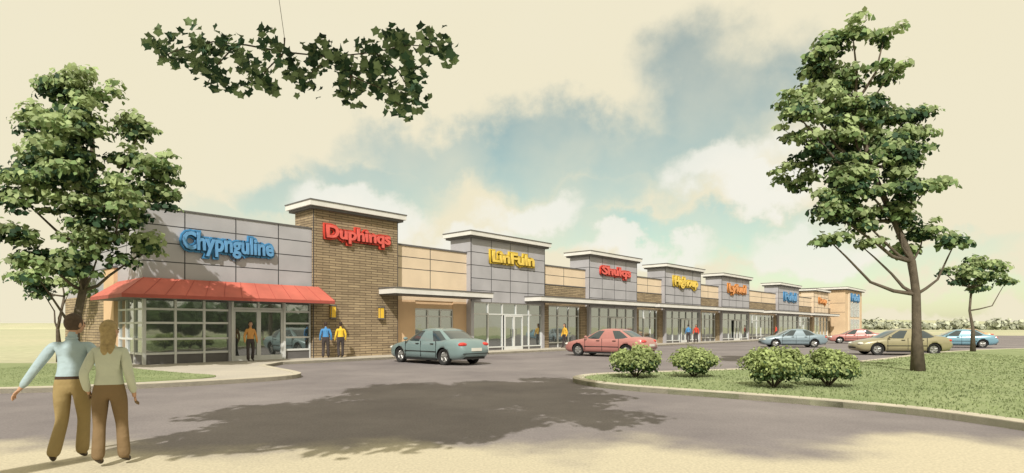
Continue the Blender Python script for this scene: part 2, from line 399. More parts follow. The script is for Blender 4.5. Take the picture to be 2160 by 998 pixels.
LY=mat('lamp_yellow',(.85,.55,.06),.4,.05)
for s in (1.0,3.85):
    e=empty('wall_lamp',(*BW(s,-.15),0),ANG); e.location.z=.12
    b=MB(); b.box(-.13,.13,-.16,-.02,1.95,2.5,0); b.box(-.16,.16,-.19,0,2.5,2.56,1); b.box(-.16,.16,-.19,0,1.89,1.95,1)
    b.box(-.15,.15,-.018,.0,1.9,2.55,1)
    for x in (-.14,.12): b.box(x,x+.02,-.17,-.15,1.95,2.5,1)
    b.make('lamp_body',[LY,TRIMD],e)

# ------------------------------------------------------------ signs
def textmesh(body,offset,extr):
    cu=bpy.data.curves.new('t','FONT'); cu.body=body; cu.size=1; cu.offset=offset; cu.extrude=extr; cu.resolution_u=3
    cu.space_character=1.0
    o=bpy.data.objects.new('t',cu); COL.objects.link(o)
    bpy.context.view_layer.update(); dg=bpy.context.evaluated_depsgraph_get()
    me=bpy.data.meshes.new_from_object(o.evaluated_get(dg)); bpy.data.objects.remove(o); return me
def sign(body,s0,s1,z0,z1,y,col,cname):
    e=empty('store_sign',(*BW(s0,y),.12),ANG)
    base=textmesh(body,.02,.1)
    co=np.zeros(len(base.vertices)*3); base.vertices.foreach_get('co',co); co=co.reshape(-1,3)
    mn=co.min(0);mx=co.max(0); sx=(s1-s0)/(mx[0]-mn[0]); sz=(z1-z0)/(mx[1]-mn[1])
    light=tuple(min(.9,c*.92+.06) for c in col)
    for nm,off,d0,d1,m in (('letters',.03,-.22,-.15,mat(cname,light,.5,.16,4)),('letter_outline',.055,-.15,-.11,mat(cname+'_outline',tuple(c*.12+.01 for c in col),.6,.05)),('letter_backing',.13,-.11,-.01,mat(cname+'_backing',tuple(c*.85 for c in col),.6,.15,3))):
        me=textmesh(body,off,.5)
        c=np.zeros(len(me.vertices)*3); me.vertices.foreach_get('co',c); c=c.reshape(-1,3)
        q=np.column_stack([(c[:,0]-mn[0])*sx, np.where(c[:,2]>0,d0,d1), z0+(c[:,1]-mn[1])*sz])
        me.vertices.foreach_set('co',q.ravel()); me.materials.clear(); me.materials.append(m); me.update()
        newobj(nm,me,e)
BL=(.07,.28,.56);RE=(.70,.075,.05);YE=(.78,.55,.06);OR=(.72,.28,.06)
sign('Chypnguline',-5.8,-2.0,4.45,5.4,0,BL,'sign_blue')
sign('Duphinqs',.6,4.35,5.65,6.45,-.15,RE,'sign_red')
sign('LinFuln',12.2,16.3,5.6,6.3,-.15,YE,'sign_yellow')
sign('Shulqs',24.7,29.0,5.45,6.3,-.15,RE,'sign_red')
sign('Highoup',37,42,5.2,6.25,-.15,YE,'sign_yellow')
sign('Lyfuul',50,55.0,5.15,6.25,-.15,OR,'sign_orange')
sign('Pulul',69,74,5.1,6.1,-.15,BL,'sign_blue')
sign('Doup',85.5,89.5,5.0,6.0,-.15,OR,'sign_orange')
sign('Pubul',97,102.5,5.9,7.0,-2.13,BL,'sign_blue')

# ------------------------------------------------------------ foliage
STAR=[]
for k in range(10):
    a=math.pi/2+k*math.pi/5; r=(1.0 if k%2==0 else .66); STAR.append((r*math.cos(a)*.5,r*math.sin(a)*.5))
DIA=[(0,-.5),(.38,-.1),(.2,.32),(0,.5),(-.26,.3),(-.4,-.12)]
def leaves(name,pos,nrm,size,shape,m,parent=None):
    k=len(pos); S=np.array(shape); n=len(S)
    nrm=nrm/np.linalg.norm(nrm,axis=1,keepdims=True)
    t=np.cross(nrm,rng.normal(size=(k,3))); t/=np.linalg.norm(t,axis=1,keepdims=True); bt=np.cross(nrm,t)
    v=pos[:,None,:]+size[:,None,None]*(S[None,:,0,None]*t[:,None,:]+S[None,:,1,None]*bt[:,None,:])
    fold=np.abs(S[:,0])*.5; v+=size[:,None,None]*fold[None,:,None]*nrm[:,None,:]
    me=bpy.data.meshes.new(name); me.vertices.add(k*n); me.vertices.foreach_set('co',v.ravel())
    me.loops.add(k*n); me.loops.foreach_set('vertex_index',np.arange(k*n)); me.polygons.add(k)
    me.polygons.foreach_set('loop_start',np.arange(k)*n); me.polygons.foreach_set('loop_total',np.full(k,n)); me.update(calc_edges=True)
    me.materials.append(m); return newobj(name,me,parent)
def clump_pts(lobes,sub,per,rs,flat=.65):
    P=[];Nn=[];C=[];T=[]
    for (x,y,z,r) in lobes:
        ns=max(4,int(sub*r*r))
        for _ in range(ns):
            d=rng.normal(size=3); d/=np.linalg.norm(d); rr=r*rng.uniform(.2,1.05)
            c=np.array([x,y,z])+d*rr*np.array([1.12,1,.88]); sr=rs*rng.uniform(.45,1.3)
            C.append((c,(x,y,z)))
            k=int(per*(sr/rs)**2)
            q=rng.normal(size=(k,3)); q/=np.linalg.norm(q,axis=1,keepdims=True)
            q[:,2]=np.where(q[:,2]<-.25,-q[:,2]*.6,q[:,2])
            rad=sr*rng.uniform(.5,1.25,(k,1))
            P.append(c+q*rad*np.array([1,1,flat])); Nn.append(q+rng.normal(0,.5,(k,3))+np.array([0,-.25,.3]))
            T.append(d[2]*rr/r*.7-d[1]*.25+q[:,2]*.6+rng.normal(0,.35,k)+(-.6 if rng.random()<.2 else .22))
    return np.concatenate(P),np.concatenate(Nn),C,np.concatenate(T)
BARK=mat('bark',(.13,.105,.08),.95,.3,6,.8)
LG=leafmat('leaf_green',(.17,.25,.10),.3); LG2=leafmat('leaf_lit',(.36,.44,.215),.4); LGD=leafmat('leaf_shaded',(.03,.065,.032),.15)  # one leaf in mid, lit and shaded tones; light painted into the colour
def tree(name,trunk,lobes,sub=26,per=62,rs=.42,size=.2,mats=(LG,LG2,LGD),tr=.17,shape=DIA,twigs=True):
    e=empty(name,(0,0,0))
    P,Nn,C,T=clump_pts(lobes,sub,per,rs)
    sz=size*rng.uniform(.55,1.3,len(P))
    g1=T>.38; g2=T<-.16; g0=~(g1|g2)  # high and sun-side leaves get the lit tone, undersides the shaded one
    for nm,gk,mm in (('foliage',g0,mats[0]),('foliage_lit',g1,mats[1]),('foliage_shade',g2,mats[2])):
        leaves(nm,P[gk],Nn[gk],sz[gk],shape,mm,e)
    b=MB(); tp=[Vector(p) for p in trunk]; K=len(tp)
    b.tube(tp,[tr*(1.45 if i==0 else 1)*(1-.55*i/(K-1)) for i in range(K)],10)
    for (x,y,z,r) in lobes:
        c=Vector((x,y,z)); best=min(tp[1:],key=lambda p:(c-p).length+max(0,p.z-c.z+.9)*3)
        d=c-best; L=d.length
        r0=min(tr*.45,.02+.018*L); w=Vector((J(.12),J(.12),J(.1)))*L
        pts=[best,best+d*.25+Vector((0,0,-.09*L))+w*.3,best+d*.5+Vector((0,0,-.12*L))+w,best+d*.8+Vector((0,0,-.04*L))+w*.4,c]
        b.tube(pts,[r0,r0*.85,r0*.65,r0*.45,r0*.25],7)
    if twigs:
        for c,l in C[::4]:
            l=Vector(l);c=Vector(c); b.tube([l,(l+c)/2+Vector((0,0,-.06)),c],[.016,.012,.006],5)
    b.make('trunk',[BARK],e,smooth=True)
    return e
J=lambda a:random.uniform(-a,a)
def at(l,y,j=.9): return [(x,y+J(j),z,r) for x,z,r in l]
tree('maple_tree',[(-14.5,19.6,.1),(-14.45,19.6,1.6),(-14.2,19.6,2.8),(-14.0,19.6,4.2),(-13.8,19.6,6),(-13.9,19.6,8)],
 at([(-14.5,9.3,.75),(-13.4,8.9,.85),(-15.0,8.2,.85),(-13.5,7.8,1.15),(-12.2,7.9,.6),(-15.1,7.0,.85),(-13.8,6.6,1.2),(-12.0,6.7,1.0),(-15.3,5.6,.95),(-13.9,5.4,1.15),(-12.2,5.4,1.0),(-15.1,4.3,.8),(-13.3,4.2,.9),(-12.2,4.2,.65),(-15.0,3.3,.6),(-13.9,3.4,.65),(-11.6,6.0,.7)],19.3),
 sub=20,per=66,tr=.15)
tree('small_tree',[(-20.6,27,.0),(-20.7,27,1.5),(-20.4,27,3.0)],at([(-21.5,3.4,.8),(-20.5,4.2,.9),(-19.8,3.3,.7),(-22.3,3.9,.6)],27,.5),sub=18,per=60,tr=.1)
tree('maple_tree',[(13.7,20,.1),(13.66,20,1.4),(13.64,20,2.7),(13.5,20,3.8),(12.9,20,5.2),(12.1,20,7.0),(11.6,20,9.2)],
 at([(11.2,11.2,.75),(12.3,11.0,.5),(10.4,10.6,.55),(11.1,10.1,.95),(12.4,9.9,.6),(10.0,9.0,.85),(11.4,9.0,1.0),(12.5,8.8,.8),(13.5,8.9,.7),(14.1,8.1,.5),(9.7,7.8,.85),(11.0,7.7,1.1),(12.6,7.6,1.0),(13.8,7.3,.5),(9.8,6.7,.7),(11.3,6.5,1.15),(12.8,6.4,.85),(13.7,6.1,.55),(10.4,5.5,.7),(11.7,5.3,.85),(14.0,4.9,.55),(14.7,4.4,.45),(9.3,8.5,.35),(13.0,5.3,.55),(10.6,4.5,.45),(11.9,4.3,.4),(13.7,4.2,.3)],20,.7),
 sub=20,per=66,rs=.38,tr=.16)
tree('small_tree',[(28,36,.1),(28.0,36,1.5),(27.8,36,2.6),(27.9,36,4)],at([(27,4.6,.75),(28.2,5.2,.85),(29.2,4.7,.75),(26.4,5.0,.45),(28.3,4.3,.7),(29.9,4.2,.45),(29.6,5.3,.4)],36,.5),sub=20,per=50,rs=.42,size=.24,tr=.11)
# tree whose boughs overhang the street
ov=[(-4,3,6.6,1.3),(-2.5,4,7.0,1.3),(-1,5,7.5,1.2),(.3,5.2,7.6,1.1),(-3.5,5.3,7.7,1.1),(-1.5,2.5,6.8,1.3),(-5.2,3.4,7.2,1.2),(-2.2,6.4,8.5,1.1),(-4.0,6.0,8.4,1.0),(-.2,7.0,9.0,1.0),(-.8,6.0,8.2,1.0),(-3.2,2.0,6.6,1.2),(.2,3.4,6.9,1.0),(-4.6,1.6,6.4,1.0)]
tov=tree('maple_tree',[(-7.6,-1,.0),(-7.5,-.8,2.4),(-7,-.2,4.4),(-5.8,1,6.0),(-4,2.8,6.9),(-2.5,4.2,7.5)],ov,sub=22,per=85,rs=.5,size=.24,tr=.28,twigs=False)
bl=MB(); P=[];Q=[]
K=178.6
def px(a,b,y=7.0): return Vector(((a-1080)/K,y,1.6+(690-b)/K))
main=[[px(590,-120,6.5),px(600,0,6.8),px(600,80)],[px(600,80),px(600,110),px(700,120),px(790,110),px(860,95),px(945,100)],
 [px(600,110),px(520,95),px(450,88),px(390,100),px(335,122)],[px(600,110),px(560,150),px(545,180)],[px(700,120),px(740,160),px(800,185),px(845,225)],
 [px(700,120),px(660,150),px(640,175)],[px(790,110),px(840,150),px(870,200)],[px(500,92),px(460,135),px(435,180)],[px(740,160),px(735,210)]]
for i,pth in enumerate(main):
    k=len(pth); r0=.003 if i==0 else .011
    bl.tube(pth,[r0-(.0 if i==0 else .006*q/(k-1)) for q in range(k)],5)
cl=[(350,112,28,22),(395,108,25,14),(430,98,30,22),(450,165,25,20),(500,110,30,20),(490,180,20,8),(545,160,30,22),(560,185,20,10),(575,100,25,14),(620,150,28,20),(645,175,25,14),(670,125,28,16),(720,130,30,20),(740,170,30,22),(735,210,20,10),(790,120,30,22),(790,165,35,26),(840,190,32,24),(840,225,25,14),(870,150,28,18),(880,205,20,8),(850,95,28,20),(905,98,25,14),(940,105,22,12),(820,90,22,10),(690,100,18,6)]
for (a,b,r,n) in cl:
    for _ in range(int(n*2.4)):
        c=px(a+random.gauss(0,r*.5),b+random.gauss(0,r*.42),7+J(.3)); P.append(tuple(c)); Q.append((J(.8),-1+J(.8),.5+J(.7)))
P=np.array(P);Q=np.array(Q)
hf=rng.random(len(P))<.45; sz=.115*rng.uniform(.7,1.25,len(P))
leaves('bough_leaves',P[hf],Q[hf],sz[hf],STAR,leafmat('maple_leaf_dark',(.055,.11,.06),.3),tov)
leaves('bough_leaves_light',P[~hf],Q[~hf],sz[~hf],STAR,leafmat('maple_leaf',(.24,.33,.17),.45),tov)
bl.make('bough',[BARK],tov)

# shrubs
def shrub(x,y,r,h):
    e=empty('shrub',(0,0,0))
    P=[];Nn=[]
    for i in range(48):
        d=rng.normal(size=3); d/=np.linalg.norm(d); d[2]=abs(d[2]) if i%4 else -abs(d[2])*.4
        c=np.array([x,y,.12+h*.40])+d*np.array([r*.8,r*.8,h*.42])*rng.uniform(.7,1.12); k=110
        q=rng.normal(size=(k,3)); q/=np.linalg.norm(q,axis=1,keepdims=True); q[:,2]=np.abs(q[:,2])*rng.choice([1,1,1,-.6],k)
        P.append(c+q*r*.26*rng.uniform(.6,1.3,(k,1))); Nn.append(q+rng.normal(0,.5,(k,3))+[0,-.1,.2])
    P=np.concatenate(P);Nn=np.concatenate(Nn); P[:,2]=np.maximum(P[:,2],.16)
    hi=(P[:,2]+rng.normal(0,.13*h,len(P))>.12+h*.40)  # shading painted by height: upper leaves lit green, lower ones shaded
    leaves('foliage_lit',P[hi],Nn[hi],.075*rng.uniform(.6,1.4,hi.sum()),DIA,leafmat('shrub_lit',(.36,.43,.18),.35),e)
    leaves('foliage',P[~hi],Nn[~hi],.075*rng.uniform(.6,1.4,(~hi).sum()),DIA,leafmat('shrub_shaded',(.06,.10,.04),.2),e)
    b=MB()
    for k in range(9):
        a=k*.7; b.tube([(x,y,.1),(x+.3*r*math.cos(a),y+.3*r*math.sin(a),h*.35),(x+.7*r*math.cos(a),y+.7*r*math.sin(a),h*.7)],[.02,.015,.008],5)
    b.make('stems',[BARK],e)
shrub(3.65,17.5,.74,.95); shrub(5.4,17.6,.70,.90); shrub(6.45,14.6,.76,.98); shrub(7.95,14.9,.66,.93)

# distant tree belts
def belt(name,pts,hmin,hmax,n,size,per=55,m=None):
    lob=[]
    for _ in range(n):
        i=random.randrange(len(pts)-1); t=random.random(); a=pts[i];c=pts[i+1]
        h=random.uniform(hmin,hmax); lob.append((a[0]+(c[0]-a[0])*t+J(3),a[1]+(c[1]-a[1])*t+J(3),h*.5,h*.5))
    P=[];Nn=[]
    for (x,y,z,r) in lob:
        q=rng.normal(size=(per,3)); q/=np.linalg.norm(q,axis=1,keepdims=True)
        P.append(np.array([x,y,z])+q*np.array([r*1.5,r*1.3,r*.9])*rng.uniform(.7,1.1,(per,1))); Nn.append(q+rng.normal(0,.3,(per,3)))
    P=np.concatenate(P);Nn=np.concatenate(Nn)
    leaves(name,P,Nn,size*rng.uniform(.6,1.3,len(P)),DIA,m,None)
far=leafmat('hazed_foliage',(.42,.44,.34),.1)  # distance haze put into the pale base colour
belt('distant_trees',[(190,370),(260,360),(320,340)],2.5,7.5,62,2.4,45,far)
mid=leafmat('mid_foliage',(.09,.14,.06),.2)
belt('background_trees',[(20,-60),(70,-48),(110,-20),(150,20)],5,9,130,1.6,70,mid)
belt('background_trees',[(-60,-40),(-20,-60),(20,-60)],5,9,70,1.6,70,mid)
h=MB(); 
for (cx,cy,rx,ry,rz) in ((300,520,200,60,8),(480,480,170,60,6),(-420,520,260,70,5)):
    h.ell((cx,cy,-1),(rx,ry,rz+1),0,48,16)
h.make('hills',[FIELD],smooth=True)

# ------------------------------------------------------------ cars
CG=mat('car_glass',(.04,.055,.06),.05,.05,1,0,.8,0,.6); TY=mat('tyre',(.025,.025,.025),.85,.1); RIM=mat('rim',(.45,.45,.44),.3,.05,5,0,.5,.7)
TL=mat('tail_lamp',(.55,.04,.03),.2,.05,5,0,.6,0,.5); HL=mat('head_lamp',(.7,.7,.66),.15,.05,5,0,.6,0,.5); BK=mat('car_black',(.02,.02,.02),.6,.1); PLT=mat('plate',(.65,.64,.58),.5,.05)
def car(col,cname,loc,rz,sc=1.0):
    paint=mat(cname,col,.35,.06,2,0,.5,.1,.7)
    e=empty('parked_car',(loc[0],loc[1],.004),rz); e.scale=(sc,sc,sc)
    X=[2.36,2.30,2.1,1.7,1.25,1.0,.4,-.4,-1.2,-1.6,-1.95,-2.2,-2.32,-2.38]
    ZT=[.52,.64,.73,.82,.90,.94,.95,.96,.98,1.01,1.0,.95,.84,.66]
    ZB=[.30,.24,.2,.19,.19,.19,.19,.19,.19,.2,.22,.26,.32,.4]
    HW=[.58,.66,.77,.84,.865,.87,.88,.88,.87,.86,.82,.76,.70,.62]
    xs=np.linspace(2.36,-2.38,64); o=np.argsort(X)
    f=lambda a:np.interp(xs,np.array(X)[o],np.array(a)[o])
    zt,zb,hw=f(ZT),f(ZB),f(HW)
    for a in (zt,zb,hw):
        for _ in range(3): a[1:-1]=(a[:-2]+2*a[1:-1]+a[2:])/4
    b=MB(); rings=[]
    for x,t,bo,w in zip(xs,zt,zb,hw):
        H=t-bo
        half=[(0,bo),(w*.8,bo),(w*.95,bo+.08),(w*.985,bo+H*.3),(w,bo+H*.55),(w*.985,bo+H*.72),(w*.95,t-H*.12),(w*.86,t-.02),(w*.55,t+.015),(0,t+.025)]
        ring=half+[(-y,z) for y,z in half[-2:0:-1]]
        rings.append(len(b.v)); b.v+=[(x,y,z) for y,z in ring]; n=len(ring)
    for i in range(len(rings)-1):
        for k in range(n):
            k2=(k+1)%n; b.f.append((rings[i]+k,rings[i]+k2,rings[i+1]+k2,rings[i+1]+k)); b.m.append(0)
    b.f.append(tuple(rings[0]+k for k in range(n)));b.m.append(0); b.f.append(tuple(rings[-1]+k for k in reversed(range(n))));b.m.append(0)
    body=b.make('body',[paint,BK],e,smooth=True)
    cuts=[]
    for wx in (1.42,-1.38):
        for sy in (1,-1):
            c=MB(); prof=[(wx+.37*math.cos(a*math.pi/14),.31+.37*math.sin(a*math.pi/14)) for a in range(28)]
            c.prism(prof,sy*.58,sy*1.1,0,'y'); co=c.make('cut',[BK]); cuts.append(co)
            md=body.modifiers.new('b','BOOLEAN'); md.operation='DIFFERENCE'; md.object=co; md.solver='EXACT'; co.parent=e
    bpy.context.view_layer.update(); dg=bpy.context.evaluated_depsgraph_get()
    me=bpy.data.meshes.new_from_object(body.evaluated_get(dg)); body.modifiers.clear(); body.data=me
    for c in cuts: bpy.data.objects.remove(c)
    n=56; lev=[(.93,1.22,-1.86,.80),(1.05,.95,-1.60,.765),(1.2,.66,-1.33,.715),(1.32,.40,-1.08,.665),(1.385,.16,-.84,.60),(1.42,-.05,-.62,.48),(1.435,-.25,-.42,.2)]
    g=MB()
    for z,xf,xr,w in lev:
        cx=(xf+xr)/2;a=(xf-xr)/2
        for k in range(n):
            th=2*math.pi*(k+.5)/n; c,s=math.cos(th),math.sin(th)
            ex=.42
            g.v.append((cx+a*math.copysign(abs(c)**ex,c),w*math.copysign(abs(s)**ex,s),z-.03*(abs(s)**4)*(1 if z<1 else 0)))
    for j in range(len(lev)-1):
        for k in range(n):
            k2=(k+1)%n; th=math.degrees(2*math.pi*(k+1)/n)%360; t=th if th<=180 else 360-th
            pillar=(38<t<52) or (88<t<95) or (126<t<146)
            m=1 if (j>=3 or pillar) else 0
            g.f.append((j*n+k,j*n+k2,(j+1)*n+k2,(j+1)*n+k)); g.m.append(m)
    g.f.append(tuple((len(lev)-1)*n+k for k in range(n))); g.m.append(1)
    g.make('cabin',[CG,paint],e,smooth=True)
    w=MB()
    for wx in (1.42,-1.38):
        for sy in (1,-1):
            N=24
            prof=[(.0,.70),(.18,.70),(.20,.73),(.245,.78),(.30,.80),(.32,.77),(.32,.62),(.30,.6)]
            st=len(w.v)
            for k in range(N):
                a=2*math.pi*k/N
                for r,y in prof: w.v.append((wx+r*math.cos(a),sy*y*1.03,.32+r*math.sin(a)))
            q=len(prof)
            for k in range(N):
                k2=(k+1)%N
                for i in range(q-1):
                    w.f.append((st+k*q+i,st+k2*q+i,st+k2*q+i+1,st+k*q+i+1)); w.m.append(1 if i<2 else 0)
            for k in range(5):
                a=2*math.pi*k/5+.3; w.tube([(wx+.03*math.cos(a),sy*.745,.32+.03*math.sin(a)),(wx+.19*math.cos(a),sy*.75,.32+.19*math.sin(a))],[.03,.024],6,1)
    w.make('wheels',[TY,RIM],e)
    d=MB()
    for sy in (1,-1):
        d.ell((-2.21,sy*.56,.80),(.14,.20,.09),0,14,8); d.ell((2.17,sy*.58,.62),(.17,.16,.075),1,14,8)
        d.ell((.86,sy*.93,1.0),(.07,.1,.065),3,12,8)
        for hx in (.18,-.75): d.box(hx-.09,hx+.09,sy*.868-.02,sy*.868+.02,.80,.83,2)
        for xx in (.95,-.05,-1.0): d.box(xx-.006,xx+.006,sy*.872-.012,sy*.872+.012,.30,.92,2)
        d.box(-1.0,1.0,sy*.868-.022,sy*.868+.022,.50,.53,2)
        d.box(-.98,.98,sy*.82-.03,sy*.82+.03,.165,.235,2)
    d.box(-2.405,-2.36,-.26,.26,.55,.67,4); d.box(-2.385,-2.30,-.64,.64,.44,.47,2); d.box(2.32,2.375,-.4,.4,.36,.44,2)
    d.box(-2.30,-2.0,-.5,.5,.24,.34,2)
    d.make('fittings',[TL,HL,BK,paint,PLT],e)
    return e
hd=ANG+math.pi/2
car((.19,.27,.275),'paint_teal',(-3.35,26.4),hd-.03,1.09)
car((.44,.19,.17),'paint_rose',(5.35,32.6),hd+.06,1.06)
car((.22,.29,.33),'paint_steel',(22.2,47),math.pi-.15,1.02)
car((.44,.19,.17),'paint_rose',(33.6,58),hd+.35)
car((.30,.27,.16),'paint_olive',(22.3,34.2),math.pi-.12,1.06)
car((.18,.34,.43),'paint_blue',(35.0,46.5),hd+.3)
car((.50,.33,.16),'paint_ochre',(49,64),hd)

# ------------------------------------------------------------ people
SK=mat('skin',(.50,.30,.20),.6,.08,6)
def person(loc,rz,H,shirt,pants,hair,pose=None,long_hair=False,female=False,detail=True,z=0.0,yaw=0.0):
    p=dict(pelvis=(0,0,.95),waist=(0,0,1.10),chest=(0,.0,1.27),neckb=(0,-.005,1.41),neck=(0,.01,1.48),headl=(0,.03,1.555),headm=(0,.02,1.635),
     shL=(-.175,0,1.385),elL=(-.25,-.02,1.10),wrL=(-.26,.08,.86),haL=(-.26,.11,.79),
     shR=(.175,0,1.385),elR=(.25,-.02,1.10),wrR=(.26,.08,.86),haR=(.26,.11,.79),
     hiL=(-.095,0,.86),knL=(-.11,.02,.49),anL=(-.12,-.03,.09),toL=(-.13,.13,.035),
     hiR=(.095,0,.86),knR=(.11,.02,.49),anR=(.12,-.03,.09),toR=(.13,.13,.035))
    if female: p.update(shL=(-.155,0,1.375),shR=(.155,0,1.375))
    if pose: p.update(pose)
    for s in 'LR':
        a=Vector(p['an'+s]);k=Vector(p['kn'+s]); p['cu'+s]=tuple(a+(k-a)*.04)
        w=Vector(p['wr'+s]);e=Vector(p['el'+s]); p['cf'+s]=tuple(w+(e-w)*.08)
        h=Vector(p['hi'+s]); p['th'+s]=tuple(h+(k-h)*.3)
        p['sa'+s]=tuple(Vector(p['sh'+s])+(e-Vector(p['sh'+s]))*.25)
    R=dict(pelvis=(.155,.115) if female else (.15,.115),waist=(.125,.10) if female else (.148,.112),chest=(.145,.11) if female else (.165,.12),neckb=(.085,.07),neck=(.05,.052),headl=(.05,.055),headm=(.065,.085),
      sh=(.062,.065),sa=(.062,.066),el=(.052,.054),cf=(.045,.046),wr=(.026,.026),ha=(.036,.018),hi=(.095,.105),th=(.09,.098),kn=(.066,.07),cu=(.070,.078),an=(.04,.045),to=(.036,.028))
    ed=[('pelvis','waist'),('waist','chest'),('chest','neckb'),('neckb','neck'),('neck','headl'),('headl','headm')]
    for s in 'LR': ed+=[('chest','sh'+s),('sh'+s,'sa'+s),('sa'+s,'el'+s),('el'+s,'cf'+s),('cf'+s,'wr'+s),('wr'+s,'ha'+s),('pelvis','hi'+s),('hi'+s,'th'+s),('th'+s,'kn'+s),('kn'+s,'cu'+s),('cu'+s,'an'+s),('an'+s,'to'+s)]
    names=list(p); idx={n:i for i,n in enumerate(names)}
    rr=lambda n: R[n] if n in R else R[n[:2]]
    verts=[Vector(p[n]) for n in names]; rad=[rr(n) for n in names]; edges=[(idx[a],idx[c]) for a,c in ed]; roots=[idx['pelvis']]
    if detail:
        for s,sg in (('L',-1),('R',1)):
            w=Vector(p['wr'+s]);h=Vector(p['ha'+s]); d=(h-w).normalized(); side=d.cross(Vector((sg,0.2,0))).normalized() if abs(d.x)<.7 else d.cross(Vector((0,0,1))).normalized()
            nrm=d.cross(side).normalized()
            for k,(o,L) in enumerate(((-.03,.07),(-.01,.08),(.01,.075),(.03,.06))):
                b0=h+side*o*.9; i0=len(verts); curl=nrm*(-.012*sg)
                verts+= [b0,b0+d*(.035+L*.35),b0+d*(.035+L*.7)+curl,b0+d*(.03+L)+curl*2.5]; rad+=[(.011,.011),(.010,.010),(.009,.009),(.007,.007)]
                edges+=[(i0,i0+1),(i0+1,i0+2),(i0+2,i0+3)]; roots.append(i0)
            b0=w+(h-w)*.5; i0=len(verts); verts+=[b0,b0+side*-.04+d*.025,b0+side*-.06+d*.06]; rad+=[(.013,.013),(.011,.011),(.008,.008)]; edges+=[(i0,i0+1),(i0+1,i0+2)]; roots.append(i0)
    me=bpy.data.meshes.new('body'); me.from_pydata([tuple(v) for v in verts],edges,[]); o=bpy.data.objects.new('body',me); COL.objects.link(o)
    sm=o.modifiers.new('s','SKIN'); sm.use_smooth_shade=True
    sv=me.skin_vertices[0].data
    for i,r in enumerate(rad): sv[i].radius=r; sv[i].use_root=(i in roots)
    ss=o.modifiers.new('ss','SUBSURF'); ss.levels=2 if detail else 1; ss.render_levels=ss.levels
    bpy.context.view_layer.update(); dg=bpy.context.evaluated_depsgraph_get()
    m2=bpy.data.meshes.new_from_object(o.evaluated_get(dg)); bpy.data.objects.remove(o)
    hem=p['pelvis'][2]+.035
    bm=bmesh.new(); bm.from_mesh(m2)
    for zz in (hem,hem+.035):
        gg=[f for f in bm.faces if abs(f.calc_center_median().x)<.2]
        es={e for f in gg for e in f.edges}; vs={v for f in gg for v in f.verts}
        bmesh.ops.bisect_plane(bm,geom=gg+list(es)+list(vs),plane_co=(0,0,zz),plane_no=(0,0,1))
    bm.to_mesh(m2); bm.free()
    ms=[mat(shirt[1],shirt[0],.9,.14,2,.45,bscale=4.5,bdist=.05),mat(pants[1],pants[0],.9,.16,2,.45,bscale=4,bdist=.05),SK,mat('shoe',(.05,.035,.025),.6,.1),mat(hair[1],hair[0],.8,.3,20,.6),mat('eye',(.03,.02,.02),.3,.0),mat('lips',(.35,.12,.1),.5,.0),mat('belt',(.05,.03,.02),.6,.1)]
    segs=[]
    for a,c in ed:
        mm=0
        if a[:2] in('hi','th','kn') or c[:2]=='hi' : mm=1
        if a[:2]=='cu': mm=3
        if a[:2]=='an': mm=3
        if a in('neck','headl','headm') : mm=2
        if a[:2] in ('wr','cf'): mm=2
        ra=(rr(a)[0]+rr(c)[0])/2
        segs.append((Vector(p[a]),Vector(p[c]),mm,ra,a[:2] in('el','cf','wr','sa','sh')))
    mb=MB(); mb.v=[tuple(v.co) for v in m2.vertices]
    for f in m2.polygons:
        c=f.center; best=1e9;bm_=0;arm=False
        for a,q,mm,ra,ar in segs:
            ab=q-a; t=max(0,min(1,(c-a).dot(ab)/ab.length_squared)); dd=(c-(a+ab*t)).length/max(ra,.03)
            if dd<best: best=dd;bm_=mm;arm=ar
        if not arm and bm_ in(0,1):
            bm_=1 if c.z<hem else 0
            if hem<c.z<hem+.035 and not female: bm_=7
        mb.f.append(tuple(f.vertices)); mb.m.append(bm_)
    hx,hy,hz=Vector(p['headm']); v0=len(mb.v)
    mb.ell((hx,hy-.0,hz+.0),(.075,.095,.108),2,18,12); mb.ell((hx,hy+.035,hz-.05),(.052,.055,.06),2,14,10)
    mb.ell((hx,hy+.105,hz-.015),(.014,.022,.025),2,10,6)
    for sg in (-1,1):
        mb.ell((hx+sg*.078,hy-.0,hz-.01),(.012,.022,.034),2,10,6); mb.ell((hx+sg*.032,hy+.088,hz+.012),(.014,.01,.009),5,8,6)
    mb.ell((hx,hy+.092,hz-.055),(.024,.01,.008),6,8,6)
    mb.ell((hx,hy-.018,hz+.018),(.088,.104,.115),4,20,14,keep=lambda c:(c.y<hy+.03) and c.z>hz-.075 or c.z>hz+.07)
    cz,sz_=math.cos(yaw),math.sin(yaw)
    for i in range(v0,len(mb.v)):
        x,y,zz=mb.v[i]; dx,dy=x-hx,y-hy; mb.v[i]=(hx+dx*cz-dy*sz_,hy+dx*sz_+dy*cz,zz)
    if long_hair:
        mb.ell((hx,hy-.06,hz-.08),(.085,.055,.17),4,18,12); mb.ell((hx-.03,hy-.08,hz-.2),(.05,.035,.12),4,12,8); mb.ell((hx+.03,hy-.075,hz-.19),(.045,.035,.13),4,12,8)
    if detail and not female:
        nb=Vector(p['neckb']); mb.ell((nb.x,nb.y+.003,nb.z+.055),(.066,.068,.028),0,16,8)
    ob=mb.make('pedestrian',ms,None,smooth=True,recalc=False)
    sc=H/1.75; ob.scale=(sc,sc,sc); ob.location=(loc[0],loc[1],z); ob.rotation_euler=(0,0,rz)
    return ob
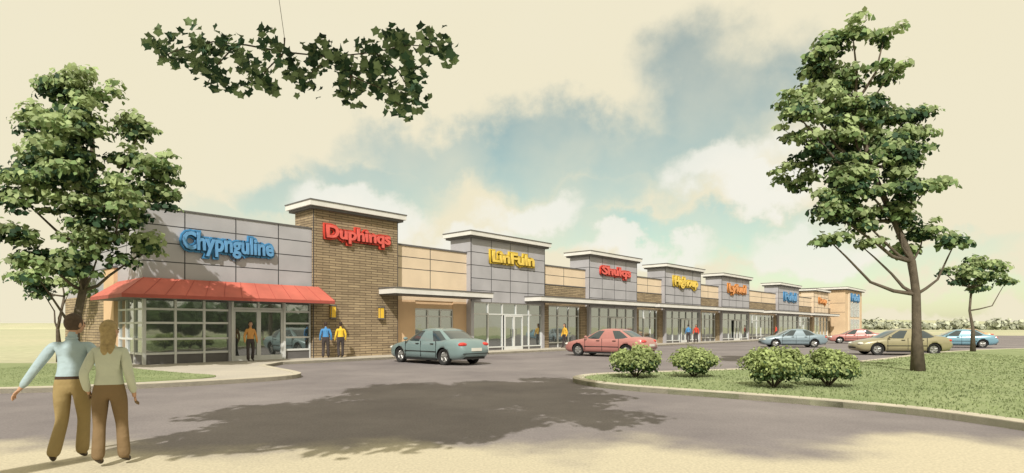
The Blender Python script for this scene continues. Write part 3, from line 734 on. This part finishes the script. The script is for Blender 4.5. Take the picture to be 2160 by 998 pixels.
person((-5.2,7.0),.4,1.74,((.36,.46,.50),'shirt_blue'),((.32,.24,.11),'trousers_tan'),((.10,.07,.05),'hair_brown'),
 dict(elL=(-.33,-.05,1.13),wrL=(-.47,-.02,.91),haL=(-.52,.0,.85),elR=(.30,-.08,1.14),wrR=(.38,-.06,.96),haR=(.42,-.05,.92),
      knL=(-.10,.03,.49),anL=(-.16,-.10,.10),toL=(-.19,.06,.035),knR=(.10,.10,.50),anR=(.08,.10,.09),toR=(.08,.26,.035),headl=(.01,.03,1.555),headm=(.025,.03,1.635)),z=.01,yaw=-.7)
person((-4.62,6.8),.3,1.66,((.50,.53,.43),'blouse_sage'),((.20,.135,.07),'trousers_brown'),((.40,.30,.15),'hair_blond'),
 dict(elL=(-.24,-.10,1.12),wrL=(-.22,-.02,.92),haL=(-.20,.02,.86),elR=(.22,-.05,1.11),wrR=(.24,.06,.88),haR=(.245,.09,.81),
      knR=(.11,.08,.50),anR=(.14,.06,.09),toR=(.15,.22,.035),anL=(-.10,-.06,.10),toL=(-.11,.10,.035)),long_hair=True,female=True,z=.01,yaw=-.5)
small=[(.30,-.75,.3,(.08,.25,.50),'top_blue',False),(.95,-1.0,.6,(.75,.50,.05),'top_yellow',False),(-3.3,-.75,-2.4,(.55,.28,.09),'top_orange',True),
 (18.6,-1.2,2.2,(.70,.42,.06),'top_amber',True),(37.6,-1.4,.2,(.08,.25,.50),'top_blue',False),(38.6,-1.7,2.6,(.6,.07,.04),'top_red',True),(60.5,-1.9,.9,(.6,.07,.04),'top_red',False)]
for s,y,r,c,n,fm in small:
    person(BW(s,y),r,1.72,(c,n),((.06,.05,.05),'trousers_dark'),((.06,.04,.03),'hair_dark'),pose=dict(anL=(-.12,-.10,.10),toL=(-.13,.05,.035),anR=(.12,.08,.09),toR=(.12,.23,.035)),female=fm,long_hair=fm,detail=False,z=.125)

# ------------------------------------------------------------ world, sun, camera
W=bpy.data.worlds.new('World'); scene.world=W; W.use_nodes=True
nt=W.node_tree;N=nt.nodes;L=nt.links
for n in list(N): N.remove(n)
out=N.new('ShaderNodeOutputWorld')
sd=Vector((.12,1.0,-.92)).normalized()
sky=N.new('ShaderNodeTexSky'); sky.sky_type='NISHITA'; sky.sun_disc=False; sky.sun_elevation=math.asin(-sd.z); sky.sun_rotation=math.atan2(-sd.x,-sd.y)
tint=N.new('ShaderNodeVectorMath'); tint.operation='MULTIPLY'; L.new(sky.outputs[0],tint.inputs[0]); tint.inputs[1].default_value=(1.15,1.2,.82)
b1=N.new('ShaderNodeBackground'); b1.inputs['Strength'].default_value=.12; L.new(tint.outputs[0],b1.inputs['Color'])
tc=N.new('ShaderNodeTexCoord')
nzc=N.new('ShaderNodeTexNoise'); nzc.inputs['Scale'].default_value=6; nzc.inputs['Detail'].default_value=8; nzc.inputs['Roughness'].default_value=.58; L.new(tc.outputs['Generated'],nzc.inputs['Vector'])
def math_(op,a,b=None,c=None):
    m=N.new('ShaderNodeMath'); m.operation=op
    for i,v in enumerate((a,b,c)):
        if v is None: continue
        if isinstance(v,(int,float)): m.inputs[i].default_value=v
        else: L.new(v,m.inputs[i])
    return m.outputs[0]
sub=N.new('ShaderNodeVectorMath'); sub.operation='SUBTRACT'; L.new(nzc.outputs['Color'],sub.inputs[0]); sub.inputs[1].default_value=(.5,.5,.5)
scl=N.new('ShaderNodeVectorMath'); scl.operation='SCALE'; scl.inputs['Scale'].default_value=.26; L.new(sub.outputs[0],scl.inputs[0])
add=N.new('ShaderNodeVectorMath'); add.operation='ADD'; L.new(tc.outputs['Generated'],add.inputs[0]); L.new(scl.outputs[0],add.inputs[1])
def blob(u,v,rx,rz,w=1.0,lo=.5,hi=1.2):
    d=Vector((u,1,v)).normalized()
    s=N.new('ShaderNodeVectorMath'); s.operation='SUBTRACT'; L.new(add.outputs[0],s.inputs[0]); s.inputs[1].default_value=d
    k=N.new('ShaderNodeVectorMath'); k.operation='MULTIPLY'; L.new(s.outputs[0],k.inputs[0]); k.inputs[1].default_value=(1/rx,1/max(rx,.15),1/rz)
    l=N.new('ShaderNodeVectorMath'); l.operation='LENGTH'; L.new(k.outputs[0],l.inputs[0])
    r=N.new('ShaderNodeMapRange'); r.interpolation_type='SMOOTHSTEP'; r.inputs['From Min'].default_value=lo; r.inputs['From Max'].default_value=hi
    r.inputs['To Min'].default_value=w; r.inputs['To Max'].default_value=0; L.new(l.outputs[1],r.inputs['Value']); return r.outputs[0]
def union(lst,**k):
    acc=None
    for q in lst:
        o_=blob(*q,**k); acc=o_ if acc is None else math_('MAXIMUM',acc,o_)
    return acc
gap=union([(.33,.37,.14,.115,.95),(.24,.29,.13,.09,1),(.05,.30,.17,.07,1),(-.12,.30,.14,.055,.85),(-.22,.25,.12,.055,.8),(-.37,.215,.09,.05,.9),(.33,.15,.22,.04,1),(.12,.21,.13,.055,.9),(.10,.15,.13,.035,.8),(.58,.10,.2,.025,.8),(.75,.055,.25,.018,.8),(-.47,.17,.12,.04,.5)])
puff=union([(.34,.255,.11,.055,1),(.42,.22,.10,.04,1),(.04,.195,.11,.045,1),(-.25,.20,.13,.05,1),(.2,.12,.12,.03,1),(.5,.14,.1,.04,.9),(-.08,.15,.12,.04,.9)],lo=.5,hi=1.0)
n2=N.new('ShaderNodeTexNoise'); n2.inputs['Scale'].default_value=8; n2.inputs['Detail'].default_value=7; L.new(tc.outputs['Generated'],n2.inputs['Vector'])
vr=N.new('ShaderNodeMapRange'); vr.inputs['From Min'].default_value=.3; vr.inputs['From Max'].default_value=.7; vr.inputs['To Min'].default_value=.5; vr.inputs['To Max'].default_value=.85; L.new(n2.outputs['Fac'],vr.inputs['Value'])
fac=math_('MULTIPLY',math_('MULTIPLY',gap,vr.outputs[0]),math_('SUBTRACT',1.0,math_('MULTIPLY',puff,.85)))
n4=N.new('ShaderNodeTexNoise'); n4.inputs['Scale'].default_value=2.5; n4.inputs['Detail'].default_value=5; L.new(tc.outputs['Generated'],n4.inputs['Vector'])
cm=N.new('ShaderNodeMix'); cm.data_type='RGBA'; cm.inputs['A'].default_value=(.87,.795,.57,1); cm.inputs['B'].default_value=(.87,.815,.64,1); L.new(n4.outputs['Fac'],cm.inputs['Factor'])
cw=N.new('ShaderNodeMix'); cw.data_type='RGBA'; L.new(cm.outputs['Result'],cw.inputs['A']); cw.inputs['B'].default_value=(.91,.89,.79,1); L.new(puff,cw.inputs['Factor'])
b2=N.new('ShaderNodeBackground'); b2.inputs['Strength'].default_value=1.0; L.new(cw.outputs['Result'],b2.inputs['Color'])
mx=N.new('ShaderNodeMixShader'); L.new(fac,mx.inputs[0]); L.new(b2.outputs[0],mx.inputs[1]); L.new(b1.outputs[0],mx.inputs[2]); L.new(mx.outputs[0],out.inputs['Surface'])

sl=bpy.data.lights.new('sun','SUN'); sl.energy=4.4; sl.angle=math.radians(.5); sl.color=(1,.95,.87)
so=bpy.data.objects.new('sun',sl); COL.objects.link(so); so.rotation_euler=sd.to_track_quat('-Z','Y').to_euler(); so.location=(0,0,30)
cam=bpy.data.cameras.new('camera'); co=bpy.data.objects.new('camera',cam); COL.objects.link(co)
co.location=(0,0,1.6); co.rotation_euler=(math.pi/2,0,0); cam.sensor_width=36; cam.lens=36*1250/2160; cam.shift_y=191/2160; cam.clip_end=4000; cam.clip_start=.05
scene.camera=co
scene.view_settings.view_transform='Standard'; scene.view_settings.look='None'; scene.view_settings.exposure=0
